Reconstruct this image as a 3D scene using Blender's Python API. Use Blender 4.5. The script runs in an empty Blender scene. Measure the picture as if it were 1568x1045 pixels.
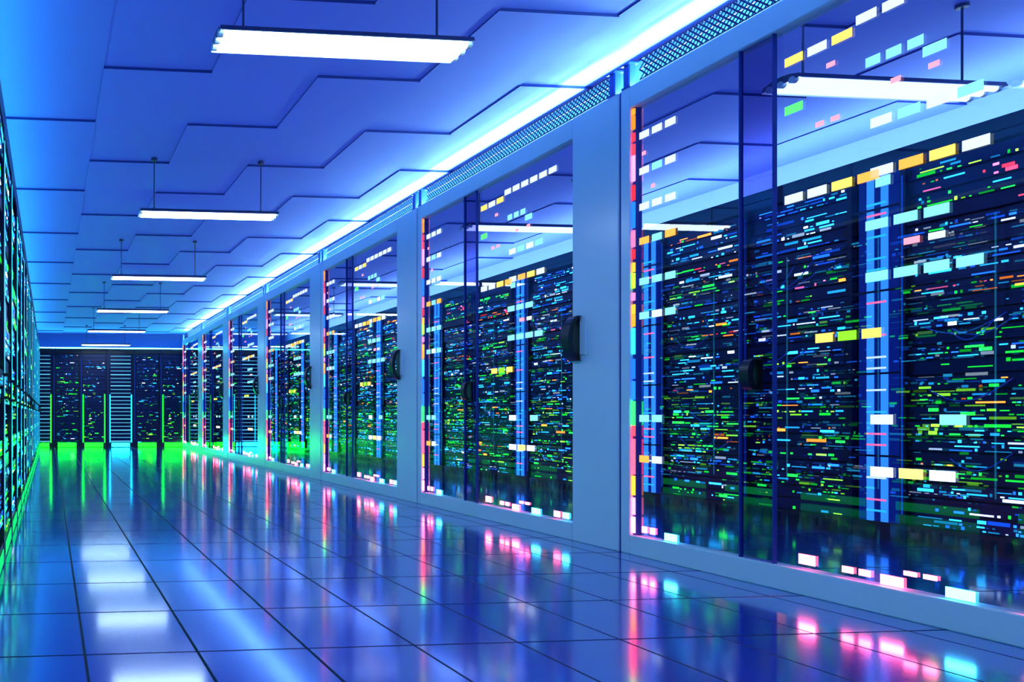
import bpy, bmesh, math, random
from mathutils import Vector, Matrix
R = random.Random(7)
S = bpy.context.scene
try:
    S.view_settings.view_transform = 'Standard'
    S.view_settings.look = 'None'
except Exception: pass

# ------------------------------------------------------------ materials
def mat(name, col, rough=.5, metal=0., emit=None, es=0., spec=.5, noise=0., coat=0.):
    m = bpy.data.materials.new(name); m.use_nodes = True
    nt = m.node_tree; b = nt.nodes['Principled BSDF']
    b.inputs['Base Color'].default_value = (*col, 1)
    b.inputs['Roughness'].default_value = rough
    b.inputs['Metallic'].default_value = metal
    b.inputs['Specular IOR Level'].default_value = spec
    b.inputs['Coat Weight'].default_value = coat
    if emit:
        b.inputs['Emission Color'].default_value = (*emit, 1)
        b.inputs['Emission Strength'].default_value = es
        m.cycles.emission_sampling = 'NONE'
    if noise > 0:
        tc = nt.nodes.new('ShaderNodeTexCoord'); n = nt.nodes.new('ShaderNodeTexNoise')
        n.inputs['Scale'].default_value = 3.0; n.inputs['Detail'].default_value = 4
        r = nt.nodes.new('ShaderNodeMapRange')
        r.inputs['To Min'].default_value = 1-noise; r.inputs['To Max'].default_value = 1+noise
        mx = nt.nodes.new('ShaderNodeVectorMath'); mx.operation = 'SCALE'
        mx.inputs[0].default_value = col
        nt.links.new(tc.outputs['Object'], n.inputs['Vector'])
        nt.links.new(n.outputs['Fac'], r.inputs['Value'])
        nt.links.new(r.outputs['Result'], mx.inputs['Scale'])
        nt.links.new(mx.outputs[0], b.inputs['Base Color'])
    return m

def emis(name, col, s, sample=True):
    m = bpy.data.materials.new(name); m.use_nodes = True
    nt = m.node_tree; nt.nodes.clear()
    o = nt.nodes.new('ShaderNodeOutputMaterial'); e = nt.nodes.new('ShaderNodeEmission')
    e.inputs[0].default_value = (*col, 1); e.inputs[1].default_value = s
    nt.links.new(e.outputs[0], o.inputs[0])
    if not sample: m.cycles.emission_sampling = 'NONE'
    return m

def led_mat():
    m = bpy.data.materials.new('led'); m.use_nodes = True
    nt = m.node_tree; nt.nodes.clear()
    o = nt.nodes.new('ShaderNodeOutputMaterial'); e = nt.nodes.new('ShaderNodeEmission')
    a = nt.nodes.new('ShaderNodeAttribute'); a.attribute_name = 'Col'
    nt.links.new(a.outputs['Color'], e.inputs[0]); e.inputs[1].default_value = 1.0
    nt.links.new(e.outputs[0], o.inputs[0])
    m.cycles.emission_sampling = 'NONE'
    return m

def glass_mat(name, tint, f0=.05, f1=.45):
    m = bpy.data.materials.new(name); m.use_nodes = True
    nt = m.node_tree; nt.nodes.clear()
    o = nt.nodes.new('ShaderNodeOutputMaterial')
    t = nt.nodes.new('ShaderNodeBsdfTransparent'); t.inputs[0].default_value = (*tint, 1)
    g = nt.nodes.new('ShaderNodeBsdfGlossy'); g.inputs['Roughness'].default_value = .01
    f = nt.nodes.new('ShaderNodeLayerWeight'); f.inputs[0].default_value = .5
    pw = nt.nodes.new('ShaderNodeMath'); pw.operation = 'POWER'; pw.inputs[1].default_value = 4
    mu = nt.nodes.new('ShaderNodeMath'); mu.operation = 'MULTIPLY_ADD'; mu.inputs[1].default_value = f1; mu.inputs[2].default_value = f0
    mx = nt.nodes.new('ShaderNodeMixShader')
    nt.links.new(f.outputs['Facing'], pw.inputs[0]); nt.links.new(pw.outputs[0], mu.inputs[0]); nt.links.new(mu.outputs[0], mx.inputs[0])
    nt.links.new(t.outputs[0], mx.inputs[1]); nt.links.new(g.outputs[0], mx.inputs[2])
    nt.links.new(mx.outputs[0], o.inputs[0])
    return m

M_floor = mat('floor_tile_gloss', (.02, .035, .46), .16, spec=.9, noise=.25, coat=1.)
_b = M_floor.node_tree.nodes['Principled BSDF']
_b.inputs['Coat Roughness'].default_value = .10; _b.inputs['Coat IOR'].default_value = 2.0
_b.inputs['Coat Tint'].default_value = (.76,.84,1,1)
M_grout = mat('grout', (.006, .010, .09), .5)
M_ceil = mat('ceiling_panel', (.23, .34, .96), .6, noise=.06, emit=(.06, .11, .95), es=.11)  # emission is an added even glow for ambient light; panels are no lamps
M_wall = mat('wall_paint', (.10, .30, .80), .6, noise=.05)
M_wallR = mat('wall_paint_pale', (.55, .7, .92), .6, noise=.05)
M_frame = mat('white_aluminium', (.84, .95, .98), .25, spec=.6, noise=.03)
M_seam = mat('seam_dark', (.02, .05, .30), .5)
M_glass = glass_mat('door_glass', (.70, .76, .97), .09, .48)
M_mull = glass_mat('acrylic_mullion', (.38, .29, .60), .12, .5)
M_black = mat('black_plastic', (.004, .005, .010), .3)
M_rack = mat('rack_steel', (.004, .007, .035), .35, metal=.3)
M_unit = mat('server_faceplate', (.004, .012, .08), .3, metal=.3, noise=.3)
M_slot = mat('vent_slot', (.002, .003, .01), .6)
M_led = led_mat()
M_blue = mat('blue_steel', (.02, .09, .5), .35, metal=.2)
M_cable = mat('patch_cable', (.02, .16, .7), .4)
M_tray = mat('tray_wire', (.01, .02, .08), .4, metal=.5)
M_tube = emis('lamp_tube', (.48, .72, 1.0), 22)
M_tube2 = emis('lamp_tube_dim', (.42, .65, 1.0), 3.5)
M_cove = emis('cove_strip', (.42, .88, 1.0), 125)
M_coveR = emis('cove_strip_soft', (.45, .80, 1.0), 62)
M_cove2 = emis('cove_strip_teal', (.04, .64, .95), 28)
M_house = mat('lamp_housing', (.04, .05, .15), .3)

# ------------------------------------------------------------ mesh builder
class MB:
    def __init__(s): s.v=[]; s.f=[]; s.m=[]; s.c=[]; s.mats=[]
    def mi(s, m):
        if m not in s.mats: s.mats.append(m)
        return s.mats.index(m)
    def quad(s, pts, m, c=(0,0,0)):
        i=len(s.v); s.v += [tuple(p) for p in pts]; s.f.append(tuple(range(i,i+len(pts)))); s.m.append(s.mi(m)); s.c.append(c)
    def box(s, x0,x1,y0,y1,z0,z1, m, c=(0,0,0), bev=0.):
        if bev>0:
            bm=bmesh.new(); bmesh.ops.create_cube(bm,size=1)
            for v in bm.verts:
                v.co=Vector(((x0+x1)/2+v.co.x*(x1-x0),(y0+y1)/2+v.co.y*(y1-y0),(z0+z1)/2+v.co.z*(z1-z0)))
            bmesh.ops.bevel(bm,geom=bm.edges[:],offset=bev,segments=2,affect='EDGES')
            s.add_bm(bm,m,c); return
        i=len(s.v)
        s.v += [(x0,y0,z0),(x1,y0,z0),(x1,y1,z0),(x0,y1,z0),(x0,y0,z1),(x1,y0,z1),(x1,y1,z1),(x0,y1,z1)]
        for f in ((0,3,2,1),(4,5,6,7),(0,1,5,4),(1,2,6,5),(2,3,7,6),(3,0,4,7)):
            s.f.append(tuple(i+k for k in f)); s.m.append(s.mi(m)); s.c.append(c)
    def add_bm(s,bm,m,c=(0,0,0)):
        i=len(s.v); bm.verts.index_update()
        s.v += [tuple(v.co) for v in bm.verts]
        for f in bm.faces:
            s.f.append(tuple(i+v.index for v in f.verts)); s.m.append(s.mi(m)); s.c.append(c)
        bm.free()
    def tube(s, p, q, r, m, n=10, c=(0,0,0)):
        p=Vector(p); q=Vector(q); d=(q-p); L=d.length; rot=d.to_track_quat('Z','Y').to_matrix().to_4x4()
        bm=bmesh.new(); bmesh.ops.create_cone(bm,cap_ends=True,segments=n,radius1=r,radius2=r,depth=L,
            matrix=Matrix.Translation((p+q)/2)@rot)
        s.add_bm(bm,m,c)
    def mesh(s,name):
        me=bpy.data.meshes.new(name); me.from_pydata(s.v,[],s.f)
        for m in s.mats: me.materials.append(m)
        me.polygons.foreach_set('material_index', s.m)
        a=me.color_attributes.new('Col','FLOAT_COLOR','CORNER'); d=[]
        for f,c in zip(s.f,s.c): d += [c[0],c[1],c[2],1.0]*len(f)
        a.data.foreach_set('color', d); me.update(); return me
    def obj(s,name,parent=None):
        return place(s.mesh(name),name,parent=parent)

def place(me,name,loc=(0,0,0),rz=0,parent=None):
    o=bpy.data.objects.new(name,me); o.location=loc; o.rotation_euler=(0,0,rz)
    S.collection.objects.link(o)
    if parent: o.parent=parent
    return o

H=0.9; ZC=3.3
XL,XR,YB,YF=-1.25,7.05,-3.7,21.25
# ------------------------------------------------------------ shell
def shell(name,b,m):
    k=MB(); k.box(*b,m); return k.obj(name)
shell('wall_left',(XL-.1,XL,YB-.1,YF+.1,-.1,3.6),M_wall)
shell('wall_right',(XR,XR+.1,YB-.1,YF+.1,-.1,3.6),M_wallR)
shell('wall_back',(XL,XR,YB-.1,YB,-.1,3.6),M_wall)
shell('wall_far',(XL,XR,YF,YF+.1,-.1,3.6),M_wall)

fl=MB()
fl.box(XL,XR,YB,YF,-.1,-.008,M_grout)
tw,tl=.43,.575
x=.13-4*tw
xs=[x+i*tw for i in range(-1,22)]
y0=2.7; ys=[y0+i*tl for i in range(-12,34)]
for xa in xs:
    for ya in ys:
        a,b=max(xa,XL),min(xa+tw,XR); c,d=max(ya,YB),min(ya+tl,YF)
        if b-a<.03 or d-c<.03: continue
        g=.002; a+=g;b-=g;c+=g;d-=g; e=.004; dz=-.004
        t=[(R.random()-.5)*.0006 for _ in range(4)]
        top=[(a+e,c+e,t[0]),(b-e,c+e,t[1]),(b-e,d-e,t[2]),(a+e,d-e,t[3])]
        bot=[(a,c,dz),(b,c,dz),(b,d,dz),(a,d,dz)]
        fl.quad(top,M_floor)
        for i in range(4):
            j=(i+1)%4
            fl.quad([bot[i],bot[j],top[j],top[i]],M_grout)
fl.obj('floor')

# saw-tooth ceiling of half-offset panels
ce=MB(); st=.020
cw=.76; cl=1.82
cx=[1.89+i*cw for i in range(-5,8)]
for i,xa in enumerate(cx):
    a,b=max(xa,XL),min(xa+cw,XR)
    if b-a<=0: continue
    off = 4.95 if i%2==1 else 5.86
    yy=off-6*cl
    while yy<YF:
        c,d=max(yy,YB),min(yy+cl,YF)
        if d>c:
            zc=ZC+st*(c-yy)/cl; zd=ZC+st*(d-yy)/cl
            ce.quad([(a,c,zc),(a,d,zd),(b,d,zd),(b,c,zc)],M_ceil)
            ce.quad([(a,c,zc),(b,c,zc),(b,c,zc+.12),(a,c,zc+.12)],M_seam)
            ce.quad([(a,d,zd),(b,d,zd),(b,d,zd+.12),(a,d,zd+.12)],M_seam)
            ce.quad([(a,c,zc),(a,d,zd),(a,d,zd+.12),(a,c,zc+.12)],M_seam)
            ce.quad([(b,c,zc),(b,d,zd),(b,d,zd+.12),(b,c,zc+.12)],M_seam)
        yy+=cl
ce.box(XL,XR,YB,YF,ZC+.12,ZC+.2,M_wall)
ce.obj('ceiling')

# ------------------------------------------------------------ racks
CY=(.02,.50,1.0); BL=(.01,.12,1.0); GR=(.01,.9,.04); LG=(.25,.95,.03); OR=(1.,.22,.02); RD=(1.,.03,.06); WH=(.6,.8,1.); PK=(1.,.15,.35)
def sc(c,k): return (c[0]*k,c[1]*k,c[2]*k)
def rack_mesh(name,w,seed,greeny=0.3,ladder=False,kick=None,dens=.62,bright=1.,big=1.0,redp=.10,bars=None,nrow=3,side=None,kh=.10,cables=0):
    r=random.Random(seed); k=MB(); D=.88; T=2.8
    k.box(0,w,.06,D,.0,T,M_rack)
    k.box(0,.035,0,.06,.0,T,M_rack); k.box(w-.035,w,0,.06,0,T,M_rack)
    k.box(.035,w-.035,0,.06,2.66,T,M_black); k.box(.035,w-.035,.005,.06,0,.13,M_black)
    for i in range(10):
        xx=.06+i*(w-.12)/10; k.box(xx,xx+.03,.0,.006,.03,.10,M_slot)
    p=.105; n=24; z=.135
    for u in range(n):
        hgt=p-.014; y=.004+r.random()*.034
        k.box(.037,w-.037,y,.06,z,z+hgt,M_unit)
        for q in range(2):
            k.box(.04+q*(w-.10),.06+q*(w-.10),y-.004,y,z+.02,z+hgt-.02,M_slot)
        zf=u/n
        if ladder:
            k.box(.09,w-.09,y-.003,y,z+.03,z+.050,M_led,sc((.12,.65,1.),(.7 if u%3 else 1.6)*bright))
        else:
            th=r.random()
            if th<greeny: pal=[GR,GR,GR,LG,CY]
            elif th<greeny+.42: pal=[CY,BL,CY,CY,WH,BL]
            elif th<greeny+.42+redp: pal=[OR,RD,PK,CY,GR,OR]
            else: pal=[GR,CY,WH,BL,CY,BL]
            if zf<.35 and r.random()<.5: pal=[GR,GR,LG,CY]
            if r.random()<.3 and redp>0: pal=pal+[OR]
            rows=nrow if r.random()<.7 else nrow-1
            if r.random()<.09: rows=0
            pitch=.080/nrow
            for q in range(rows):
                zz=z+.006+q*pitch; xx=.07+r.random()*.05; d=dens*(.35+.85*r.random())
                while xx<w-.10:
                    L=(.010+r.random()**2.5*.13)*big
                    if r.random()<d:
                        c=sc(r.choice(pal),(.3+3.4*r.random()**2)*bright)
                        h=(.006+r.random()**2*.017)*big
                        k.box(xx,min(xx+L,w-.06),y-.003,y,zz,zz+h,M_led,c)
                    xx+=L+.006+r.random()*.035
        z+=p
    for i in range(cables):   # drooping patch cables across the faceplates
        xa=.08+r.random()*.3; xb=xa+.2+r.random()*.25; z0=.5+r.random()*1.8; sag=.06+r.random()*.12
        pr=None
        for s_ in range(9):
            t=s_/8; pt=(xa+(xb-xa)*t,-.006-.02*math.sin(math.pi*t),z0-sag*math.sin(math.pi*t)+.05*t)
            if pr: k.tube(pr,pt,.004,M_cable,5)
            pr=pt
    k.box(.010,.020,-.003,0,.2,2.6,M_led,side or sc(BL,.5))
    if kick: k.box(.12,w-.12,-.004,0,.02,kh,M_led,kick)
    if bars:
        for bx in (.06,w-.085): k.box(bx,bx+.024,-.004,.008,.14,1.5,M_led,bars)
    k.box(w-.03,w-.012,-.03,-.02,1.0,1.16,M_black); k.box(w-.03,w-.012,-.022,0,1.0,1.02,M_black); k.box(w-.03,w-.012,-.022,0,1.14,1.16,M_black)
    return k.mesh(name)

RW=.845
rightR=[rack_mesh('server_rack_r%d'%i,RW,20+i,greeny=.27,dens=.64,bright=1.8,big=1.05,redp=.16,cables=5) for i in range(6)]
leftR=[rack_mesh('server_rack_l%d'%i,RW,60+i,greeny=.2,dens=.80,bright=2.4,big=1.2,redp=.0,side=(.06,1.3,2.6),kick=(.01,1.1,.25)) for i in range(3)]
FW=.756
farA=[rack_mesh('server_rack_f%d'%i,FW,90+i,greeny=.35,kick=(.04,48,.08),dens=.42,bright=1.4,redp=.0,nrow=2,kh=.13) for i in range(2)]
farG=rack_mesh('server_rack_g',FW,97,greeny=.4,kick=(.04,75,.08),dens=.42,bright=1.4,redp=.0,bars=(.03,9,.10),nrow=2,kh=.13)
farL=rack_mesh('server_rack_ladder',FW,95,ladder=True,kick=(.1,30,48),bars=(.04,4,8),kh=.13)
farLG=rack_mesh('server_rack_ladder_green',FW,95,ladder=True,kick=(.04,75,.08),bars=(.1,10,.10),bright=.8,kh=.13)

lc=MB(); w=.30
lc.box(0,w,.045,.88,0,2.8,M_rack)
lc.box(0,w,.0,.045,2.66,2.8,M_black); lc.box(0,w,.0,.045,0,.13,M_black)
lc.box(.02,.28,.03,.045,.13,2.66,M_led,sc((.01,.06,.8),.26))
for xx in (.085,.175): lc.box(xx,xx+.035,.012,.03,.13,2.66,M_led,(.05,.42,1.8))
rr=random.Random(3)
for i in range(30):
    zz=.2+i*.08
    if rr.random()<.6: lc.box(.09,.21,.004,.012,zz,zz+.014,M_led,sc(rr.choice([WH,CY,CY,PK]),1.6))
for z_ in (.6,1.2,1.8,2.4): lc.box(0,.3,.0,.03,z_,z_+.015,M_rack)
lcm=lc.mesh('cable_light_column')

XRF=6.0
n=0
for k in range(-4,8):
    c=4.74+2*k
    for j in range(2):
        ys_=c+.153+.85*j
        if ys_+RW>20.1: continue
        rk=place(rightR[(n*5+j)%6 if n%4 else (n//4)%6],'server_rack',(XRF,ys_+RW,0),-math.pi/2)
        if j==0:
            place(lcm,'cable_light_column',(RW+.004,0,0),0,parent=rk)
        n+=1
XLF=-.28; yv=-3.2; i=0
while yv+RW<20.2:
    place(leftR[i%3],'server_rack',(XLF,yv,0),math.pi/2); yv+=.852; i+=1
xv=-.66; i=0
fp=[farLG,farA[0],farG,farL,farA[1],farG,farLG,farA[0],farL,farA[1],farA[0]]
while xv+FW<7.0:
    place(fp[i],'server_rack',(xv,20.3,0),0); xv+=.76; i+=1

# ------------------------------------------------------------ glass partition
XP=3.75; P=2.63
fr=MB(); gl=MB(); mu=MB(); le=MB(); hd=MB()
def fb(k,u0,u1,x0,x1,z0,z1,m,c=(0,0,0),bev=0): k.box(x0,x1,-u1,-u0,z0,z1,m,c,bev)
def pane(k,u0,u1,x,z0,z1,m): k.quad([(x,-u0,z0),(x,-u1,z0),(x,-u1,z1),(x,-u0,z1)],m)
TH=3.04
fb(fr,0.0,.075,0,.09,.0,TH,M_frame,bev=.004)
fb(fr,2.19,2.61,0,.09,.0,TH,M_frame,bev=.004)
fb(fr,.075,2.19,0,.09,2.90,TH,M_frame,bev=.004)
fb(fr,.075,2.19,0,.09,.0,.125,M_frame,bev=.004)
fb(fr,2.612,2.63,.01,.085,.0,TH,M_seam)
fb(fr,.078,.092,.02,.07,.125,2.9,M_seam); fb(fr,2.176,2.19,.02,.07,.125,2.9,M_seam)
pane(gl,.092,2.176,.044,.125,2.90,M_glass)
pane(mu,.80,.99,.028,.125,2.90,M_mull)
fb(mu,.80,.806,.016,.038,.125,2.90,M_seam); fb(mu,.984,.99,.016,.038,.125,2.90,M_seam)
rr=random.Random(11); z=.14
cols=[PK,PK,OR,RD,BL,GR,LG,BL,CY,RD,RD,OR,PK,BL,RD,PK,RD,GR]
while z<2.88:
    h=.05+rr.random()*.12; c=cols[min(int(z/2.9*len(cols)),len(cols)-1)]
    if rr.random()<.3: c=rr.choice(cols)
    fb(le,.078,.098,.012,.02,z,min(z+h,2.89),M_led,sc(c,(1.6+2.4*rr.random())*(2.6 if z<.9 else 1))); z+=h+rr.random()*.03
def dashes(u0,n,z,cs,L=.075,g=.022,h=.045,s=1.5):  # glowing tiles on the glass, painted stand-ins for reflected LEDs
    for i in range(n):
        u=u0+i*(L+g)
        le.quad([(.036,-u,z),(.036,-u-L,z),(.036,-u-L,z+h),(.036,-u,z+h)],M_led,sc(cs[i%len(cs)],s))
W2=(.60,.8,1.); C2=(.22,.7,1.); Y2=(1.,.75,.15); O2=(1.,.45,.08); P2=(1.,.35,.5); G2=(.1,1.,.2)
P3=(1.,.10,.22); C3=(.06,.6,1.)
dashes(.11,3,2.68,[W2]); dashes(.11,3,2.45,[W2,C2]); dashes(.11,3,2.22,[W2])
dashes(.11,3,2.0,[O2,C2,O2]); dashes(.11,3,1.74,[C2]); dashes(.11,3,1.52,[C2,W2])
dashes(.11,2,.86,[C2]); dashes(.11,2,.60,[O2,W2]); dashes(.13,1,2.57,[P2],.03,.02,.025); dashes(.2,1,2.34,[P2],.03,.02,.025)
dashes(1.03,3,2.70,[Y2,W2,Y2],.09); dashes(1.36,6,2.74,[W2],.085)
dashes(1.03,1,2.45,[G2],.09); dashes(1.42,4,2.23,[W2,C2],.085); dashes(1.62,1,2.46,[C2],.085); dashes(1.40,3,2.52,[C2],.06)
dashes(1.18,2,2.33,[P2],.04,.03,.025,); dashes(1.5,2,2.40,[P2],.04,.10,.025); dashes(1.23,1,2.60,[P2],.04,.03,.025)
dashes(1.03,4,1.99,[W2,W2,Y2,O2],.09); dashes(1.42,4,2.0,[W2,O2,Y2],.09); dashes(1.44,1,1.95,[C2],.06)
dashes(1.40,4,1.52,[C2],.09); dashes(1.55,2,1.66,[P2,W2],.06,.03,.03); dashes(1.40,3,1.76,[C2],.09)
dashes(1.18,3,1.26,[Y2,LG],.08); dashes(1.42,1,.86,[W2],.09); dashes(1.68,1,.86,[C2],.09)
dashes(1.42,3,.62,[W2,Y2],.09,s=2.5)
B=26  # bottom dashes boosted so the floor picks up pink streaks
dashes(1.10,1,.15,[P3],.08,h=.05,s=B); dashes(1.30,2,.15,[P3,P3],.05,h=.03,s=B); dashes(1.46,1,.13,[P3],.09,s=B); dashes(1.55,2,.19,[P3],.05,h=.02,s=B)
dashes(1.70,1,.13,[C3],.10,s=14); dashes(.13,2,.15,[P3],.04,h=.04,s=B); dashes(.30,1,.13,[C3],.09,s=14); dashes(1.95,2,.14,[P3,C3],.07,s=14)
def grip(k,uc,zc,L,dep,wd):
    N=14; pts=[]
    for i in range(N+1):
        t=i/N; a=math.pi*t
        pts.append((-dep*(math.sin(a)**.6 if 0<i<N else 0), zc-L/2+L*t))
    for i in range(N):
        (xa,za),(xb,zb)=pts[i],pts[i+1]
        th=.032
        A=[(xa-th,-uc-wd,za),(xa-th,-uc+wd,za),(xa,-uc+wd,za),(xa,-uc-wd,za)]
        B=[(xb-th,-uc-wd,zb),(xb-th,-uc+wd,zb),(xb,-uc+wd,zb),(xb,-uc-wd,zb)]
        for j in range(4):
            q=(j+1)%4; k.quad([A[j],A[q],B[q],B[j]],M_black)
        if i==0: k.quad(A,M_black)
        if i==N-1: k.quad(B,M_black)
fb(hd,2.20,2.33,-.010,0,1.33,1.57,M_frame,bev=.004)
fb(hd,2.205,2.275,-.014,-.010,1.29,1.61,M_black)
grip(hd,2.24,1.45,.32,.065,.038)
fb(hd,.86,.94,0.005,.016,1.03,1.21,M_black,bev=.003)
grip(hd,.90,1.12,.16,.03,.025)
me_fr,me_gl,me_mu,me_le,me_hd=[k.mesh(nm) for k,nm in((fr,'frame'),(gl,'glass'),(mu,'mullion'),(le,'edge_leds_and_reflections'),(hd,'handles'))]
tr=MB()
za,zb=3.06,3.20; xt=.03
fb(tr,.12,2.52,xt,xt+.008,za,za+.008,M_tray); fb(tr,.12,2.52,xt,xt+.008,zb-.008,zb,M_tray); fb(tr,.12,2.52,xt,xt+.006,(za+zb)/2,(za+zb)/2+.005,M_tray)
u=.12
while u<2.50:
    for s_ in (1,-1):
        u0,u1=(u,u+.07) if s_>0 else (u+.07,u)
        for q in range(2):
            z0=za+q*.07; t=.007
            tr.quad([(xt,-u0-t,z0),(xt,-u0+t,z0),(xt,-u1+t,z0+.07),(xt,-u1-t,z0+.07)],M_tray)
    u+=.035
for uu in (.02,2.53,):
    fb(tr,uu,uu+.05,.0,.05,TH,3.19,M_blue,bev=.004); fb(tr,uu-.01,uu+.06,-.01,.06,3.19,3.20,M_blue)
    fb(tr,uu-.01,uu+.06,-.004,.06,TH,TH+.012,M_blue)
me_tr=tr.mesh('cable_tray')
for k in range(-2,7):
    e=bpy.data.objects.new('glass_partition_door',None); e.location=(XP,4.43+P*k,0); S.collection.objects.link(e)
    for m_,nm in((me_fr,'frame'),(me_gl,'glass'),(me_mu,'mullion'),(me_le,'edge_leds_and_reflections'),(me_hd,'handles'),(me_tr,'cable_tray')):
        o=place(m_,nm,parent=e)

# cove strips: aluminium channel with an up-lighting tilted strip
def cove(x,z,tilt,m,ya=YB+.3,yb=20.1,w=.05,along='Y',shield=.06,sm=None):
    cv=MB(); a=math.radians(tilt); dx,dz=math.cos(a)*w/2,math.sin(a)*w/2
    if along=='Y':
        cv.quad([(x-dx,ya,z+.035-dz),(x+dx,ya,z+.035+dz),(x+dx,yb,z+.035+dz),(x-dx,yb,z+.035-dz)],m)
        cv.quad([(x-dx,ya,z+.033-dz),(x+dx,ya,z+.033+dz),(x+dx,yb,z+.033+dz),(x-dx,yb,z+.033-dz)],M_frame)
        cv.box(x-.03,x+.035,ya,yb,z,z+.008,M_frame); cv.box(x+.03,x+.035,ya,yb,z,z+shield,sm or M_frame)
    else:
        cv.quad([(ya,x-dx,z+.035-dz),(yb,x-dx,z+.035-dz),(yb,x+dx,z+.035+dz),(ya,x+dx,z+.035+dz)],m)
        cv.quad([(ya,x-dx,z+.033-dz),(yb,x-dx,z+.033-dz),(yb,x+dx,z+.033+dz),(ya,x+dx,z+.033+dz)],M_frame)
        cv.box(ya,yb,x-.03,x+.035,z,z+.008,M_frame)
    cv.obj('cove_light')
cove(XP+.12,TH,50,M_cove,shield=.215,sm=mat('added_shield_teal',(.06,.22,.45),.6))  # tall back shield added to keep cove spill off the second-aisle ceiling
cove(XRF+.60,2.8,0,M_coveR,shield=.03)
cove(XLF-.15,2.8,-30,M_cove2)
cove(20.3+.25,2.8,30,M_cove2,-.6,6.6,along='X',w=.09)

# ------------------------------------------------------------ pendant lamps
def lamp_mesh(nm,tube):
    lm=MB(); hl=.65
    prof=[(-.11,-.012),(-.10,.012),(-.05,.028),(0,.034),(.05,.028),(.10,.012),(.11,-.012)]
    for i in range(len(prof)-1):
        (ya,zA),(yb,zB)=prof[i],prof[i+1]
        lm.quad([(-hl,ya,zA),(hl,ya,zA),(hl,yb,zB),(-hl,yb,zB)],M_house)
        lm.quad([(-hl,ya,zA-.006),(hl,ya,zA-.006),(hl,yb,zB-.006),(-hl,yb,zB-.006)],M_frame)
    for sx in (-hl,hl):
        lm.quad([(sx,a,b) for a,b in prof],M_house)
    for yy in (-.065,0,.065):
        lm.tube((-hl+.02,yy,-.012),(hl-.02,yy,-.012),.017,tube,12)
        for sx in (-1,1): lm.tube((sx*(hl-.02),yy,-.012),(sx*(hl+.005),yy,-.012),.019,M_frame,12)
    for sx in (-.51,.51):
        lm.tube((sx,0,.03),(sx,0,.505),.006,M_house,6)
        lm.tube((sx,0,.485),(sx,0,.51),.03,M_house,12); lm.tube((sx,0,.028),(sx,0,.045),.014,M_house,10)
    return lm.mesh(nm)
lampA=lamp_mesh('pendant_lamp',M_tube); lampB=lamp_mesh('pendant_lamp_dim',M_tube2)
for k in range(-2,6):
    place(lampA,'pendant_lamp',(1.48,3.55+3.11*k,2.8))
    place(lampB,'pendant_lamp',(4.80,3.75+3.11*k,2.8))

# ------------------------------------------------------------ world + camera
wd=bpy.data.worlds.new('World'); S.world=wd; wd.use_nodes=True
wd.node_tree.nodes['Background'].inputs[0].default_value=(.02,.04,.2,1)
cd=bpy.data.cameras.new('camera'); cam=bpy.data.objects.new('camera',cd); S.collection.objects.link(cam)
cam.location=(0,0,H); cam.rotation_euler=(math.pi/2,0,-math.radians(5))
cd.sensor_width=36; cd.lens=36*1100/1568; cd.shift_x=.3897; cd.shift_y=.073; cd.clip_start=.02
S.camera=cam
